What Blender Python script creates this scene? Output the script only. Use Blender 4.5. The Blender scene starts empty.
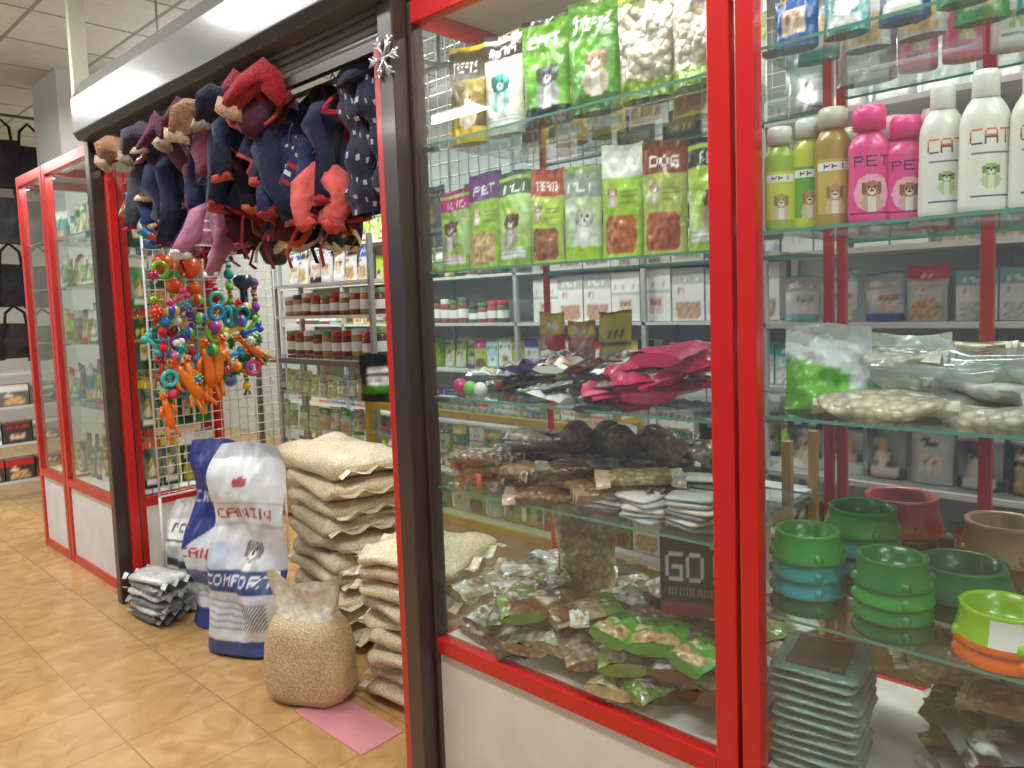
import bpy, math, random
import numpy as np
from mathutils import Vector, Matrix, noise
R=random.Random(7)
pi=math.pi
def C(r,g,b):
    f=lambda c:(c/255/12.92) if c/255<=.04045 else ((c/255+.055)/1.055)**2.4
    return (f(r),f(g),f(b))
def lerp(a,b,t): return tuple(a[i]*(1-t)+b[i]*t for i in range(3))
def dim(c,k): return tuple(min(1,x*k) for x in c)
# ---------------------------------------------------------------- materials
MATS={}
def nn(nt,t,**k):
    n=nt.nodes.new(t)
    for a,b in k.items(): setattr(n,a,b)
    return n
def mk(key,name,rough=.5,metal=0,coat=0,bump=0,bscale=40,var=.12,vscale=9,voro=False,spec=.5,sheen=0,vlo=.55):
    m=bpy.data.materials.new(name); m.use_nodes=True; nt=m.node_tree
    p=nt.nodes['Principled BSDF']
    a=nn(nt,'ShaderNodeAttribute',attribute_name='Col')
    tc=nn(nt,'ShaderNodeTexCoord')
    no=nn(nt,'ShaderNodeTexNoise'); no.inputs['Scale'].default_value=vscale; no.inputs['Detail'].default_value=4
    nt.links.new(tc.outputs['Object'],no.inputs['Vector'])
    mr=nn(nt,'ShaderNodeMapRange'); mr.inputs[1].default_value=.3; mr.inputs[2].default_value=.7
    mr.inputs[3].default_value=1-var; mr.inputs[4].default_value=1+var
    nt.links.new(no.outputs['Fac'],mr.inputs[0])
    mul=nn(nt,'ShaderNodeVectorMath',operation='MULTIPLY')
    nt.links.new(a.outputs['Color'],mul.inputs[0]); nt.links.new(mr.outputs[0],mul.inputs[1])
    col=mul.outputs[0]
    if voro:
        v=nn(nt,'ShaderNodeTexVoronoi'); v.inputs['Scale'].default_value=bscale
        nt.links.new(tc.outputs['Object'],v.inputs['Vector'])
        r=nn(nt,'ShaderNodeMapRange'); r.inputs[1].default_value=0; r.inputs[2].default_value=.7
        r.inputs[3].default_value=1.2; r.inputs[4].default_value=vlo
        nt.links.new(v.outputs['Distance'],r.inputs[0])
        m2=nn(nt,'ShaderNodeVectorMath',operation='MULTIPLY')
        nt.links.new(col,m2.inputs[0]); nt.links.new(r.outputs[0],m2.inputs[1]); col=m2.outputs[0]
        bsrc=r.outputs[0]
    nt.links.new(col,p.inputs['Base Color'])
    p.inputs['Roughness'].default_value=rough; p.inputs['Metallic'].default_value=metal
    p.inputs['Coat Weight'].default_value=coat; p.inputs['Coat Roughness'].default_value=.12
    p.inputs['Specular IOR Level'].default_value=spec
    if sheen: p.inputs['Sheen Weight'].default_value=sheen
    if bump:
        b=nn(nt,'ShaderNodeBump'); b.inputs['Strength'].default_value=bump; b.inputs['Distance'].default_value=.01
        if not voro:
            n2=nn(nt,'ShaderNodeTexNoise'); n2.inputs['Scale'].default_value=bscale; n2.inputs['Detail'].default_value=3
            nt.links.new(tc.outputs['Object'],n2.inputs['Vector']); bsrc=n2.outputs['Fac']
        nt.links.new(bsrc,b.inputs['Height'])
        nt.links.new(b.outputs[0],p.inputs['Normal'])
        if coat: nt.links.new(b.outputs[0],p.inputs['Coat Normal'])
    MATS[key]=m; return m
mk('film','printed_film',rough=.28,bump=.5,bscale=28,var=.1,coat=.3)
mk('sack','woven_sack_film',rough=.42,bump=.9,bscale=11,var=.12,vscale=6,coat=.15)
mk('crinkle','clear_wrapped_goods',rough=.4,bump=1,bscale=30,var=.25,vscale=30,coat=1)
mk('paper','printed_card',rough=.6,var=.05)
mk('plastic','moulded_plastic',rough=.28,var=.05,coat=.3)
mk('paint','painted_metal',rough=.3,var=.05,coat=.3)
mk('steel','brushed_steel',rough=.3,metal=.8,var=.1)
mk('cloth','woven_cloth',rough=.9,bump=.7,bscale=45,var=.35,vscale=14,sheen=.08)
mk('fur','fleece',rough=1,bump=1,bscale=120,var=.25,vscale=40,sheen=.15)
mk('grain','grain_in_film',rough=.5,bump=.55,bscale=125,var=.12,vscale=12,voro=True,coat=.8,vlo=.72)
mk('chew','dried_chew_in_film',rough=.45,bump=.8,bscale=50,var=.3,vscale=25,voro=True,coat=1)
mk('wall','painted_plaster',rough=.8,bump=.1,bscale=80,var=.04,vscale=2)
def glassmat(key,name,tint,base,haze,gr=0.0):
    m=bpy.data.materials.new(name); m.use_nodes=True; nt=m.node_tree; nt.nodes.clear()
    o=nn(nt,'ShaderNodeOutputMaterial'); t=nn(nt,'ShaderNodeBsdfTransparent'); t.inputs[0].default_value=(*tint,1)
    g=nn(nt,'ShaderNodeBsdfGlossy'); g.inputs['Roughness'].default_value=gr
    d=nn(nt,'ShaderNodeBsdfDiffuse'); d.inputs[0].default_value=(.8,.85,.83,1)
    lw=nn(nt,'ShaderNodeLayerWeight'); lw.inputs[0].default_value=.5
    pw=nn(nt,'ShaderNodeMath',operation='POWER'); pw.inputs[1].default_value=4
    nt.links.new(lw.outputs['Facing'],pw.inputs[0])
    ma=nn(nt,'ShaderNodeMath',operation='MULTIPLY_ADD'); ma.inputs[1].default_value=.85; ma.inputs[2].default_value=base
    nt.links.new(pw.outputs[0],ma.inputs[0])
    m1=nn(nt,'ShaderNodeMixShader'); m1.inputs[0].default_value=haze
    nt.links.new(t.outputs[0],m1.inputs[1]); nt.links.new(d.outputs[0],m1.inputs[2])
    m2=nn(nt,'ShaderNodeMixShader'); nt.links.new(ma.outputs[0],m2.inputs[0])
    nt.links.new(m1.outputs[0],m2.inputs[1]); nt.links.new(g.outputs[0],m2.inputs[2])
    nt.links.new(m2.outputs[0],o.inputs[0]); MATS[key]=m
glassmat('glass','window_glass',(.93,.985,.965),.09,.04)
glassmat('shelfglass','shelf_glass',(.80,.93,.90),.12,.06)
glassmat('clear','clear_film',(.93,.95,.96),.20,.22,.12)
def emis(key,name,col,s):
    m=bpy.data.materials.new(name); m.use_nodes=True; p=m.node_tree.nodes['Principled BSDF']
    p.inputs['Base Color'].default_value=(*col,1); p.inputs['Emission Color'].default_value=(*col,1); p.inputs['Emission Strength'].default_value=s
    MATS[key]=m
emis('lamp','lamp_diffuser',(1,1,1),6)
emis('bluelamp','blue_lamp',(.25,.7,1),3)
def tilemat(key,name,size,c1,c2,grout,rough,gw=.012,off=(0,0)):
    m=bpy.data.materials.new(name); m.use_nodes=True; nt=m.node_tree; p=nt.nodes['Principled BSDF']
    tc=nn(nt,'ShaderNodeTexCoord')
    br=nn(nt,'ShaderNodeTexBrick'); br.offset=0; br.inputs['Scale'].default_value=1
    br.inputs['Brick Width'].default_value=size[0]; br.inputs['Row Height'].default_value=size[1]
    br.inputs['Mortar Size'].default_value=gw*.5; br.inputs['Mortar Smooth'].default_value=.3; br.inputs['Bias'].default_value=0
    br.inputs['Color1'].default_value=(.9,.9,.9,1); br.inputs['Color2'].default_value=(1.05,1.05,1.05,1); br.inputs['Mortar'].default_value=(1,1,1,1)
    mp=nn(nt,'ShaderNodeMapping'); mp.inputs['Location'].default_value=(off[0],off[1],0)
    nt.links.new(tc.outputs['Object'],mp.inputs[0]); nt.links.new(mp.outputs[0],br.inputs['Vector'])
    no=nn(nt,'ShaderNodeTexNoise'); no.inputs['Scale'].default_value=8; no.inputs['Detail'].default_value=8; no.inputs['Distortion'].default_value=1.2
    nt.links.new(tc.outputs['Object'],no.inputs['Vector'])
    rp=nn(nt,'ShaderNodeValToRGB'); rp.color_ramp.elements[0].position=.3; rp.color_ramp.elements[1].position=.72
    rp.color_ramp.elements[0].color=(*c1,1); rp.color_ramp.elements[1].color=(*c2,1)
    nt.links.new(no.outputs['Fac'],rp.inputs[0])
    mu=nn(nt,'ShaderNodeVectorMath',operation='MULTIPLY'); nt.links.new(rp.outputs[0],mu.inputs[0]); nt.links.new(br.outputs['Color'],mu.inputs[1])
    mx=nn(nt,'ShaderNodeMix',data_type='RGBA'); nt.links.new(br.outputs['Fac'],mx.inputs[0]); nt.links.new(mu.outputs[0],mx.inputs[6]); mx.inputs[7].default_value=(*grout,1)
    nt.links.new(mx.outputs[2],p.inputs['Base Color']); 
    b=nn(nt,'ShaderNodeBump',invert=True); b.inputs['Strength'].default_value=.3; b.inputs['Distance'].default_value=.003
    nt.links.new(br.outputs['Fac'],b.inputs['Height']); nt.links.new(b.outputs[0],p.inputs['Normal'])
    p.inputs['Roughness'].default_value=rough
    MATS[key]=m
tilemat('tile','floor_tile',(.34,.34),C(176,134,82),C(204,166,114),C(160,122,80),.25,gw=.007)
tilemat('ceil','ceiling_panel',(.6,.6),C(196,200,196),C(208,212,208),C(140,145,142),.8,gw=.03)

# ---------------------------------------------------------------- mesh accumulator
class MB:
    def __init__(s): s.v=[];s.f=[];s.c=[];s.m=[];s.s=[]
    def add(s,vs,fs,cols,mat='film',M=None,smooth=True):
        o=len(s.v)
        if M is None: s.v.extend(tuple(p) for p in vs)
        else: s.v.extend(tuple(M@Vector(p)) for p in vs)
        s.f.extend([tuple(i+o for i in f) for f in fs])
        if isinstance(cols,tuple): s.c.extend([cols]*len(fs))
        else: s.c.extend(cols)
        s.m.extend([mat]*len(fs)); s.s.extend([smooth]*len(fs))
    def warp(s,amp,freq,sd):
        s.v=[tuple(Vector(p)+noise.noise_vector(Vector(p)*freq+Vector((sd,sd*1.7,0)))*amp) for p in s.v]
    def build(s,name,parent=None,bevel=0):
        A=np.array(s.v,dtype=float); mn=A.min(0); mx=A.max(0)
        org=np.array([(mn[0]+mx[0])/2,(mn[1]+mx[1])/2,mn[2]])
        if parent is not None: org=np.zeros(3)
        me=bpy.data.meshes.new(name); me.from_pydata([tuple(p) for p in (A-org)],[],s.f)
        keys=sorted(set(s.m)); 
        for k in keys: me.materials.append(MATS[k])
        ki={k:i for i,k in enumerate(keys)}
        me.polygons.foreach_set('material_index',[ki[k] for k in s.m])
        me.polygons.foreach_set('use_smooth',s.s)
        at=me.color_attributes.new(name='Col',type='FLOAT_COLOR',domain='CORNER')
        buf=[]
        for f,c in zip(s.f,s.c):
            if isinstance(c,list):
                for q in c: buf.extend((q[0],q[1],q[2],1.0))
            else: buf.extend([c[0],c[1],c[2],1.0]*len(f))
        at.data.foreach_set('color',buf); me.update()
        ob=bpy.data.objects.new(name,me); bpy.context.scene.collection.objects.link(ob)
        ob.location=org
        if parent is not None: ob.parent=parent
        if bevel:
            b=ob.modifiers.new('bevel','BEVEL'); b.width=bevel; b.segments=2; b.limit_method='ANGLE'
        return ob
def empty(name,loc=(0,0,0)):
    e=bpy.data.objects.new(name,None); bpy.context.scene.collection.objects.link(e); e.location=(0,0,0); e.empty_display_size=.1
    return e
def T(x,y,z): return Matrix.Translation((x,y,z))
def RZ(a): return Matrix.Rotation(math.radians(a),4,'Z')
def RX(a): return Matrix.Rotation(math.radians(a),4,'X')
def RY(a): return Matrix.Rotation(math.radians(a),4,'Y')
def bx(mb,x0,x1,y0,y1,z0,z1,col,mat='paint',M=None):
    v=[(x0,y0,z0),(x1,y0,z0),(x1,y1,z0),(x0,y1,z0),(x0,y0,z1),(x1,y0,z1),(x1,y1,z1),(x0,y1,z1)]
    f=[(0,3,2,1),(4,5,6,7),(0,1,5,4),(1,2,6,5),(2,3,7,6),(3,0,4,7)]
    mb.add(v,f,col,mat,M,False)
def quad(mb,pts,col,mat,M=None): mb.add(pts,[(0,1,2,3)],col,mat,M,False)
def lathe(mb,prof,n,col,mat='plastic',M=None,sx=1,sy=1,mod=None,caps=True):
    vs=[];fs=[];cs=[]
    for k,(r,z) in enumerate(prof):
        for i in range(n):
            a=2*pi*i/n; rr=r*(mod(a,z) if mod else 1)
            vs.append((rr*math.cos(a)*sx,rr*math.sin(a)*sy,z))
    for k in range(len(prof)-1):
        for i in range(n):
            j=(i+1)%n
            fs.append((k*n+i,k*n+j,(k+1)*n+j,(k+1)*n+i)); cs.append(col(i/n,k) if callable(col) else col)
    if caps:
        fs.append(tuple(range(n))[::-1]); cs.append(col(0,0) if callable(col) else col)
        fs.append(tuple((len(prof)-1)*n+i for i in range(n))); cs.append(col(0,len(prof)-2) if callable(col) else col)
    mb.add(vs,fs,cs,mat,M)
def ball(mb,r,col,mat='plastic',M=None,n=14,sx=1,sy=1,sz=1,mod=None):
    prof=[(max(r*math.sin(pi*k/n),1e-4),-r*math.cos(pi*k/n)*sz) for k in range(n+1)]
    lathe(mb,prof,n+4,col,mat,M,sx,sy,mod)
def tube(mb,pts,rad,col,mat='plastic',n=8,M=None,fold=0,closed=False,caps=True):
    P=[Vector(p) for p in pts]; N=len(P); vs=[];fs=[]
    rad=rad if isinstance(rad,(list,tuple)) else [rad]*N
    prev=None
    for k,p in enumerate(P):
        if closed: d=P[(k+1)%N]-P[k-1]
        else: d=P[min(k+1,N-1)]-P[max(k-1,0)]
        d.normalize()
        a=d.cross(Vector((.13,.2,1)) if abs(d.z)<.9 else Vector((1,.1,0))) if prev is None else (prev-d*prev.dot(d))
        a.normalize(); prev=a; b=d.cross(a)
        for i in range(n):
            t=2*pi*i/n; rr=rad[k]*(1+fold*math.sin(3*t+k*.9)+fold*.7*math.sin(5*t-k*1.3))
            vs.append(p+a*(rr*math.cos(t))+b*(rr*math.sin(t)))
    rng=N if closed else N-1
    for k in range(rng):
        for i in range(n):
            j=(i+1)%n;k2=(k+1)%N
            fs.append((k*n+i,k*n+j,k2*n+j,k2*n+i))
    if caps and not closed: fs.append(tuple(range(n))[::-1]); fs.append(tuple((N-1)*n+i for i in range(n)))
    mb.add(vs,fs,col,mat,M)
def pouch(mb,w,h,d,art,M,mat='film',nu=12,nv=16,back=None,crk=.006,topflat=.12,sd=None,pinch=.05):
    """stand-up pouch; base centre at origin, front faces -Y"""
    sd=R.random()*100 if sd is None else sd
    def prof(v): 
        if v>1-topflat: return 0.0
        q=v/(1-topflat); return (1-q**2.2)
    for side in (-1,1):
        a_,b_=(nu,nv) if side<0 else (max(4,nu//3),max(5,nv//3))
        vs=[];fs=[];cs=[];vc=[]
        for j in range(b_+1):
            v=j/b_
            for i in range(a_+1):
                u=i/a_; e=1-abs(2*u-1)**3.5
                th=d/2*prof(v)*e+.0008
                n1=(noise.noise(Vector((u*3+sd,v*4,side*2)))+.5*noise.noise(Vector((u*8+sd,v*11,side*2))))*crk*(.3+e)
                wx=w*(1-pinch*prof(v)*math.sin(pi*min(1,v*1.4)))
                x=(u-.5)*wx; z=v*h+.004*math.sin(u*5+sd)*v
                vs.append((x,side*th+n1,z)); vc.append(art(u,v) if side<0 else (back if back else art(.02,v)))
        for j in range(b_):
            for i in range(a_):
                a=j*(a_+1)+i; q=(a,a+1,a+a_+2,a+a_+1)
                if side>0: q=q[::-1]
                fs.append(q); cs.append([vc[t] for t in q])
        mb.add(vs,fs,cs,mat,M)
    vs=[];n=nu
    for i in range(n+1):
        u=i/n; e=1-abs(2*u-1)**3.5; vs.append(((u-.5)*w,-(d/2*e+.0008),0))
    for i in range(n+1):
        u=1-i/n; e=1-abs(2*u-1)**3.5; vs.append(((u-.5)*w,(d/2*e+.0008),0))
    mb.add(vs,[tuple(range(len(vs)))[::-1]],back or art(.02,.02),mat,M,False)
def sp(x,e): return math.copysign(abs(x)**e,x)
def pillow(mb,w,l,h,col,mat,M,sd=0,lump=.01,e1=.75,e2=.35,n=22,m=12,seam=True):
    vs=[];fs=[];cs=[]
    for k in range(m+1):
        ph=-pi/2+pi*k/m
        for i in range(n):
            t=2*pi*i/n
            x=w/2*sp(math.cos(ph),.55)*sp(math.cos(t),e2); y=l/2*sp(math.cos(ph),.55)*sp(math.sin(t),e2); z=h/2*sp(math.sin(ph),e1)
            edge=max(abs(x)/(w/2),abs(y)/(l/2)); z*=(1-.35*edge**3)
            q=noise.noise_vector(Vector((x*9+sd,y*9,z*9+sd)))*lump
            vs.append((x+q.x,y+q.y,z+h/2+q.z))
    for k in range(m):
        for i in range(n):
            j=(i+1)%n; fs.append((k*n+i,k*n+j,(k+1)*n+j,(k+1)*n+i)); cs.append(col(i/n,k/m) if callable(col) else col)
    mb.add(vs,fs,cs,mat,M)
    if seam:
        for s in (-1,1):
            g=[];f=[]
            for i in range(9):
                u=i/8-.5; dz=.012*math.sin(i*2.1+sd)
                g.append((s*(w/2-.01),u*l*.9,h*.45+dz)); g.append((s*(w/2+.025),u*l*.9,h*.42+dz*1.4))
            for i in range(8): f.append((2*i,2*i+1,2*i+3,2*i+2))
            c=col(0,0) if callable(col) else col
            mb.add(g,f,lerp(c,(.7,.7,.67),.25),'crinkle',M)
FONT={'A':"01110 10001 10001 11111 10001 10001 10001",'C':"01111 10000 10000 10000 10000 10000 01111",'N':"10001 11001 10101 10101 10011 10001 10001",
'I':"01110 00100 00100 00100 00100 00100 01110",'O':"01110 10001 10001 10001 10001 10001 01110",'M':"10001 11011 10101 10101 10001 10001 10001",
'F':"11111 10000 10000 11110 10000 10000 10000",'R':"11110 10001 10001 11110 10100 10010 10001",'T':"11111 00100 00100 00100 00100 00100 00100",
'G':"01111 10000 10000 10111 10001 10001 01111",'!':"00100 00100 00100 00100 00100 00000 00100",'D':"11110 10001 10001 10001 10001 10001 11110",
'E':"11111 10000 10000 11110 10000 10000 11111",'P':"11110 10001 10001 11110 10000 10000 10000",'S':"01111 10000 10000 01110 00001 00001 11110",
'H':"10001 10001 10001 11111 10001 10001 10001",'L':"10000 10000 10000 10000 10000 10000 11111",' ':"00000 00000 00000 00000 00000 00000 00000"}
FONT={k:v.split() for k,v in FONT.items()}
def inword(s,u,v,u0,v0,w,h):
    if not(u0<=u<u0+w and v0<=v<v0+h): return False
    cx=int((u-u0)/w*(len(s)*6-1)); cy=6-int((v-v0)/h*7); ch,cc=divmod(cx,6)
    return cc<5 and FONT[s[ch]][max(0,min(6,cy))][cc]=='1'
WHITE=C(232,234,230); BLACK=C(22,22,24); RED=C(200,32,30); DARK=C(64,50,46)
LIME=C(158,196,40); GREEN=C(60,150,40); MAG=C(190,30,110); YEL=C(225,190,40); TEAL=C(30,150,150); BLUE=C(40,70,160); ORANGE=C(235,110,25); BROWN=C(120,76,44); TAN=C(196,160,110); CREAM=C(228,214,180)
def animal(u,v,cx,cy,s,c,asp=1.9):
    x=(u-cx)/s; y=(v-cy)/s*asp
    if (abs(x)-.36)**2+(y-.18)**2<.022: return BLACK
    if x*x+((y+.22)*1.3)**2<.04: return BLACK
    if x*x+((y+.38)*1.2)**2<.20: return lerp(c,(1,.95,.85),.65)
    if ((abs(x)-.92)/.30)**2+((y-.05)/.75)**2<1: return dim(c,.55)
    if x*x+y*y<1: return c
    if (x/1.25)**2+((y+1.75)/1.25)**2<1: return lerp(c,(1,1,1),.25) if abs(x)>.45 else lerp(c,(1,1,1),.6)
    return None
def art_pack(base,accent,photo,style=0,sd=0):
    rr=random.Random(sd)
    cy=.5+rr.uniform(-.05,.05); wd=rr.choice(['DOG','PET','CAT','TREATS']); off=rr.uniform(-.12,.12)
    def f(u,v):
        if v>.95: return dim(accent,.7)
        if style==0:
            a=animal(u,v,.5+off,cy,.19,photo)
            if a and v>.2: return a
            if inword(wd,u,v,.15,.78,.7,.1): return WHITE
            if .75<v<.91: return accent
            if .06<v<.2 and .1<u<.9: return lerp(accent,(1,1,1),.5) if int(v*44)%2 else WHITE
            if v<.2: return dim(base,.8)
            return lerp(base,(1,1,1),.12*(1+math.sin(u*6+v*5)))
        if style==1:
            if v>.7: return WHITE if inword(wd,u,v,.18,.77,.64,.1) else accent
            if v<.4 and .1<u<.9 and ((u-.5)/.4)**4+((v-.2)/.18)**4<1:
                k=noise.noise(Vector((u*11+sd,v*18,0))); return dim(photo,1-.9*k)
            if .45<v<.64:
                a=animal(u,v,.3,.58,.1,lerp(photo,(1,1,1),.2))
                if a: return a
                if .5<u<.9 and int(v*40)%2: return lerp(base,(0,0,0),.4)
            return base
        if style==2:
            a=animal(u,v,.6,.45,.2,photo)
            if a: return a
            if v>.66: return WHITE if inword(wd,u,v,.12,.74,.7,.1) else dim(base,.5)
            if v<.16: return accent
            return lerp(base,accent,.25+.25*math.sin(u*4+v*7))
        if style==3:
            if inword(wd,u,v,.12,.64,.76,.12): return accent
            if .15<v<.5 and .22<u<.78:
                a=animal(u,v,.5,.36,.14,photo); return a or lerp(photo,(1,1,1),.4)
            if .54<v<.57 or .08<v<.1: return accent
            return base
        return base
    return f
def pk(): return R.choice([(LIME,MAG,BROWN),(LIME,C(120,60,30),TAN),(C(150,190,50),C(90,30,110),BROWN),(WHITE,GREEN,TAN),(YEL,BLACK,BROWN),(WHITE,BLUE,BROWN),(C(80,150,50),WHITE,BROWN),(C(230,230,225),RED,TAN),(C(40,120,70),YEL,TAN),(C(60,60,66),RED,BROWN),(C(180,205,210),TEAL,WHITE)])
def prow(mb,x0,x1,y,z,w,h,d,kinds=None,gap=.01,jit=6,mat='film',nu=12,nv=18,face=0):
    x=x0+w/2
    while x<x1-w/2+.001:
        k=(R.choice(kinds) if kinds else pk()); hh=h*R.uniform(.86,1.06)
        pouch(mb,w,hh,d,art_pack(*k,style=R.randint(0,3),sd=R.randint(0,99)),T(x,y+R.uniform(-.008,.008),z+.001)@RZ(face+R.uniform(-jit,jit))@RX(R.uniform(-5,1)),mat,nu,nv)
        x+=w+gap
def carton(mb,w,h,d,art,M,nu=10,nv=14):
    vs=[];fs=[];cs=[];vc=[]
    for j in range(nv+1):
        for i in range(nu+1): vs.append(((i/nu-.5)*w,-d/2,j/nv*h)); vc.append(art(i/nu,j/nv))
    for j in range(nv):
        for i in range(nu):
            a=j*(nu+1)+i; q=(a,a+1,a+nu+2,a+nu+1); fs.append(q); cs.append([vc[t] for t in q])
    mb.add(vs,fs,cs,'paper',M,False)
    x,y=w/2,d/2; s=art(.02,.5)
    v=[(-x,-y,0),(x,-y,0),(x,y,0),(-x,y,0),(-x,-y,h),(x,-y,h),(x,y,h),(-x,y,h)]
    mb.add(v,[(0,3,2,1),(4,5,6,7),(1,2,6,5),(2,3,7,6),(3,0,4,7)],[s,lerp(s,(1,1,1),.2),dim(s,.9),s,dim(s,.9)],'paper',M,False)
def crow(mb,x0,x1,y,z,w,h,d,base=None,acc=None,gap=.006,nu=14,nv=18,photo=None):
    x=x0+w/2
    while x<x1-w/2+.001:
        b,a,p=pk(); b=base or b; a=acc or a; p=photo or p
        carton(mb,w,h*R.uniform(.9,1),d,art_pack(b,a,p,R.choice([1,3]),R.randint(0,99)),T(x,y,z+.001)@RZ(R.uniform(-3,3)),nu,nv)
        x+=w+gap
def jar(mb,x,y,z,r,h,col,lid):
    lathe(mb,[(r*.9,0),(r,.01),(r,h*.75),(r*.85,h*.82)],14,col,'plastic',T(x,y,z))
    lathe(mb,[(r*1.01,h*.2),(r*1.015,h*.21),(r*1.015,h*.55),(r*1.01,h*.56)],14,WHITE,'paper',T(x,y,z),caps=False)
    lathe(mb,[(r*.95,h*.8),(r*.97,h*.82),(r*.97,h),(r*.9,h*1.02)],14,lid,'plastic',T(x,y,z))

# ---------------------------------------------------------------- room
def slab(name,x0,x1,y0,y1,z0,z1,col,mat):
    mb=MB(); bx(mb,x0,x1,y0,y1,z0,z1,col,mat); return mb.build(name)
CH=3.3
slab('floor',-11,3,-4,3,-.1,0,WHITE,'tile')
slab('ceiling',-11,3,-4,3,CH,CH+.1,WHITE,'ceil')
slab('wall_back',-11,3,3,3.1,0,CH,C(205,212,208),'wall')
slab('wall_left',-11.1,-11,-4,3,0,CH,C(190,192,188),'wall')
slab('wall_right',3,3.1,-4,3,0,CH,C(200,200,195),'wall')
slab('wall_front',-11,3,-4.1,-4,0,CH,C(170,190,205),'wall')
slab('column',-6.9,-6.3,.54,.95,0,CH,C(196,200,194),'wall')

# ---------------------------------------------------------------- display cabinets
def cabinet(x0,x1,y0,y1,zt,zr,shelves,p=.038,name='glass_display_cabinet',side_l=True,midback=None,col=RED,base=C(222,216,208),pl=None,pb=None,lc=None,pr=None):
    e=empty(name); pl=pl or p; pb=pb or p; pr=pr or p
    f=MB()
    bx(f,x0,x0+pl,y0,y0+p,0,zt,lc or col); bx(f,x1-pr,x1,y0,y0+p,0,zt,col)
    bx(f,x0,x0+min(pl,pb),y1-pb,y1,0,zt,col); bx(f,x1-pb,x1,y1-pb,y1,0,zt,col)
    for z in (zr-.045,zt-.06):
        hh=.045 if z<1 else .06
        bx(f,x0+pl,x1-pr,y0,y0+p,z,z+hh,col); bx(f,x0+pb,x1-pb,y1-pb,y1,z,z+hh,col)
        bx(f,x0,x0+pl,y0+p,y1-pb,z,z+hh,col); bx(f,x1-pr,x1,y0+p,y1-pb,z,z+hh,col)
    bx(f,x0+pl,x1-pr,y0+.002,y0+p,.0,.05,col)
    if midback is not None: bx(f,midback,midback+p*.7,y1-pb,y1,zr,zt-.06,col)
    f.build('frame',e,bevel=.003)
    b=MB(); bx(b,x0+pl,x1-pr,y0+.012,y0+.03,.05,zr-.045,base,'paper'); bx(b,x0+.01,x0+.03,y0+p,y1-p,.02,zr-.045,base,'paper'); bx(b,x1-.03,x1-.01,y0+p,y1-p,.02,zr-.045,base,'paper')
    bx(b,x0+p*.5,x1-p*.5,y0+p,y1-p*.5,zr-.02,zr,C(225,225,218),'paper')
    bx(b,x0+.02,x1-.02,y0+.02,y1-.02,zt-.012,zt-.002,C(200,205,205),'paper')
    b.build('base_panels',e)
    g=MB()
    quad(g,[(x0+pl,y0+.015,zr),(x1-pr,y0+.015,zr),(x1-pr,y0+.015,zt-.06),(x0+pl,y0+.015,zt-.06)],WHITE,'glass')
    if side_l: quad(g,[(x0+.008,y0+p,zr),(x0+.008,y1-p,zr),(x0+.008,y1-p,zt-.06),(x0+.008,y0+p,zt-.06)],WHITE,'glass')
    g.build('glass_panes',e)
    s=MB()
    for z in shelves:
        a,b2,c,d=x0+.012,x1-.022,y0+.03,y1-.02
        quad(s,[(a,c,z),(b2,c,z),(b2,d,z),(a,d,z)],WHITE,'shelfglass')
        ec=C(90,150,130)
        quad(s,[(a,c,z-.006),(b2,c,z-.006),(b2,c,z),(a,c,z)],ec,'plastic'); quad(s,[(a,d,z-.006),(b2,d,z-.006),(b2,d,z),(a,d,z)],ec,'plastic')
        for xx in (x0+pl,x1-pr-.03):
            bx(s,xx,xx+.03,y0+.04,y0+.06,z-.016,z-.0065,C(150,150,150),'steel'); 
    s.build('glass_shelves',e)
    return e
ZT=2.27
SB=.93
cabinet(-1.60,-.664,0,.56,ZT,.49,[SB,1.19,1.54,1.89],pl=.014,pb=.022,lc=DARK,pr=.048)
cabinet(-.654,.75,0,.56,ZT,.49,[.815,1.21,1.567,1.91],midback=-.35,side_l=False,pb=.022)
cabinet(-4.88,-4.01,0,.5,2.32,.5,[.95,1.3,1.62,1.9],base=C(225,226,224),p=.045)
cabinet(-5.40,-4.89,0,.5,2.32,.5,[.95,1.3,1.62,1.9],base=C(225,226,224),p=.045)

# ---------------------------------------------------------------- roller shutter frame
XL=-3.95
e=empty('roller_shutter')
m=MB()
bx(m,-1.698,-1.668,-.045,.03,0,2.17,RED); bx(m,-1.668,-1.603,-.05,.06,0,2.9,DARK)
bx(m,XL-.025,XL+.03,-.06,.06,0,2.3,DARK)
bx(m,XL+.03,XL+.065,.0,.04,0,2.17,RED)
m.build('guide_posts',e,bevel=.004)
m=MB()
dk=C(56,54,52)
pr=[(-.10,2.28),(-.12,2.31),(-.12,2.47),(-.07,2.56),(.12,2.56),(.12,2.28)]
vs=[(x,y,z) for x in (XL+.03,-1.60) for (y,z) in pr]; n=len(pr)
fs=[tuple(range(n)),tuple(range(n,2*n))[::-1]]+[(i,i+n,(i+1)%n+n,(i+1)%n) for i in range(n)]
m.add(vs,fs,[dk,dk,dim(dk,.8),C(74,76,74),C(110,114,112),dk,dk,C(100,100,98)],'paint',None,False)
m.build('shutter_box',e,bevel=.004)
m=MB()
for i in range(4):
    z=2.185+i*.026
    tube(m,[(XL+.03,-.02,z+.014),(-1.68,-.02,z+.014)],.0135,C(100,98,92),'paint',10)
bx(m,XL+.03,-1.68,-.035,-.01,2.16,2.19,C(52,46,42))
m.build('shutter_curtain',e)
m=MB(); bx(m,XL-.04,XL+.0,-.09,-.02,2.32,CH,C(200,194,176),'paint'); bx(m,XL-.10,XL-.04,-.06,-.04,2.57,CH,C(150,148,138),'paint')
m.build('upright_strip',e,bevel=.002)
m=MB(); bx(m,-1.60,.75,-.0,.5,ZT+.002,2.62,C(60,58,56),'paint'); m.build('fascia_panel',None,bevel=.004)
XC=XL-.02
e=empty('corner_display_unit')
m=MB()
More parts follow.
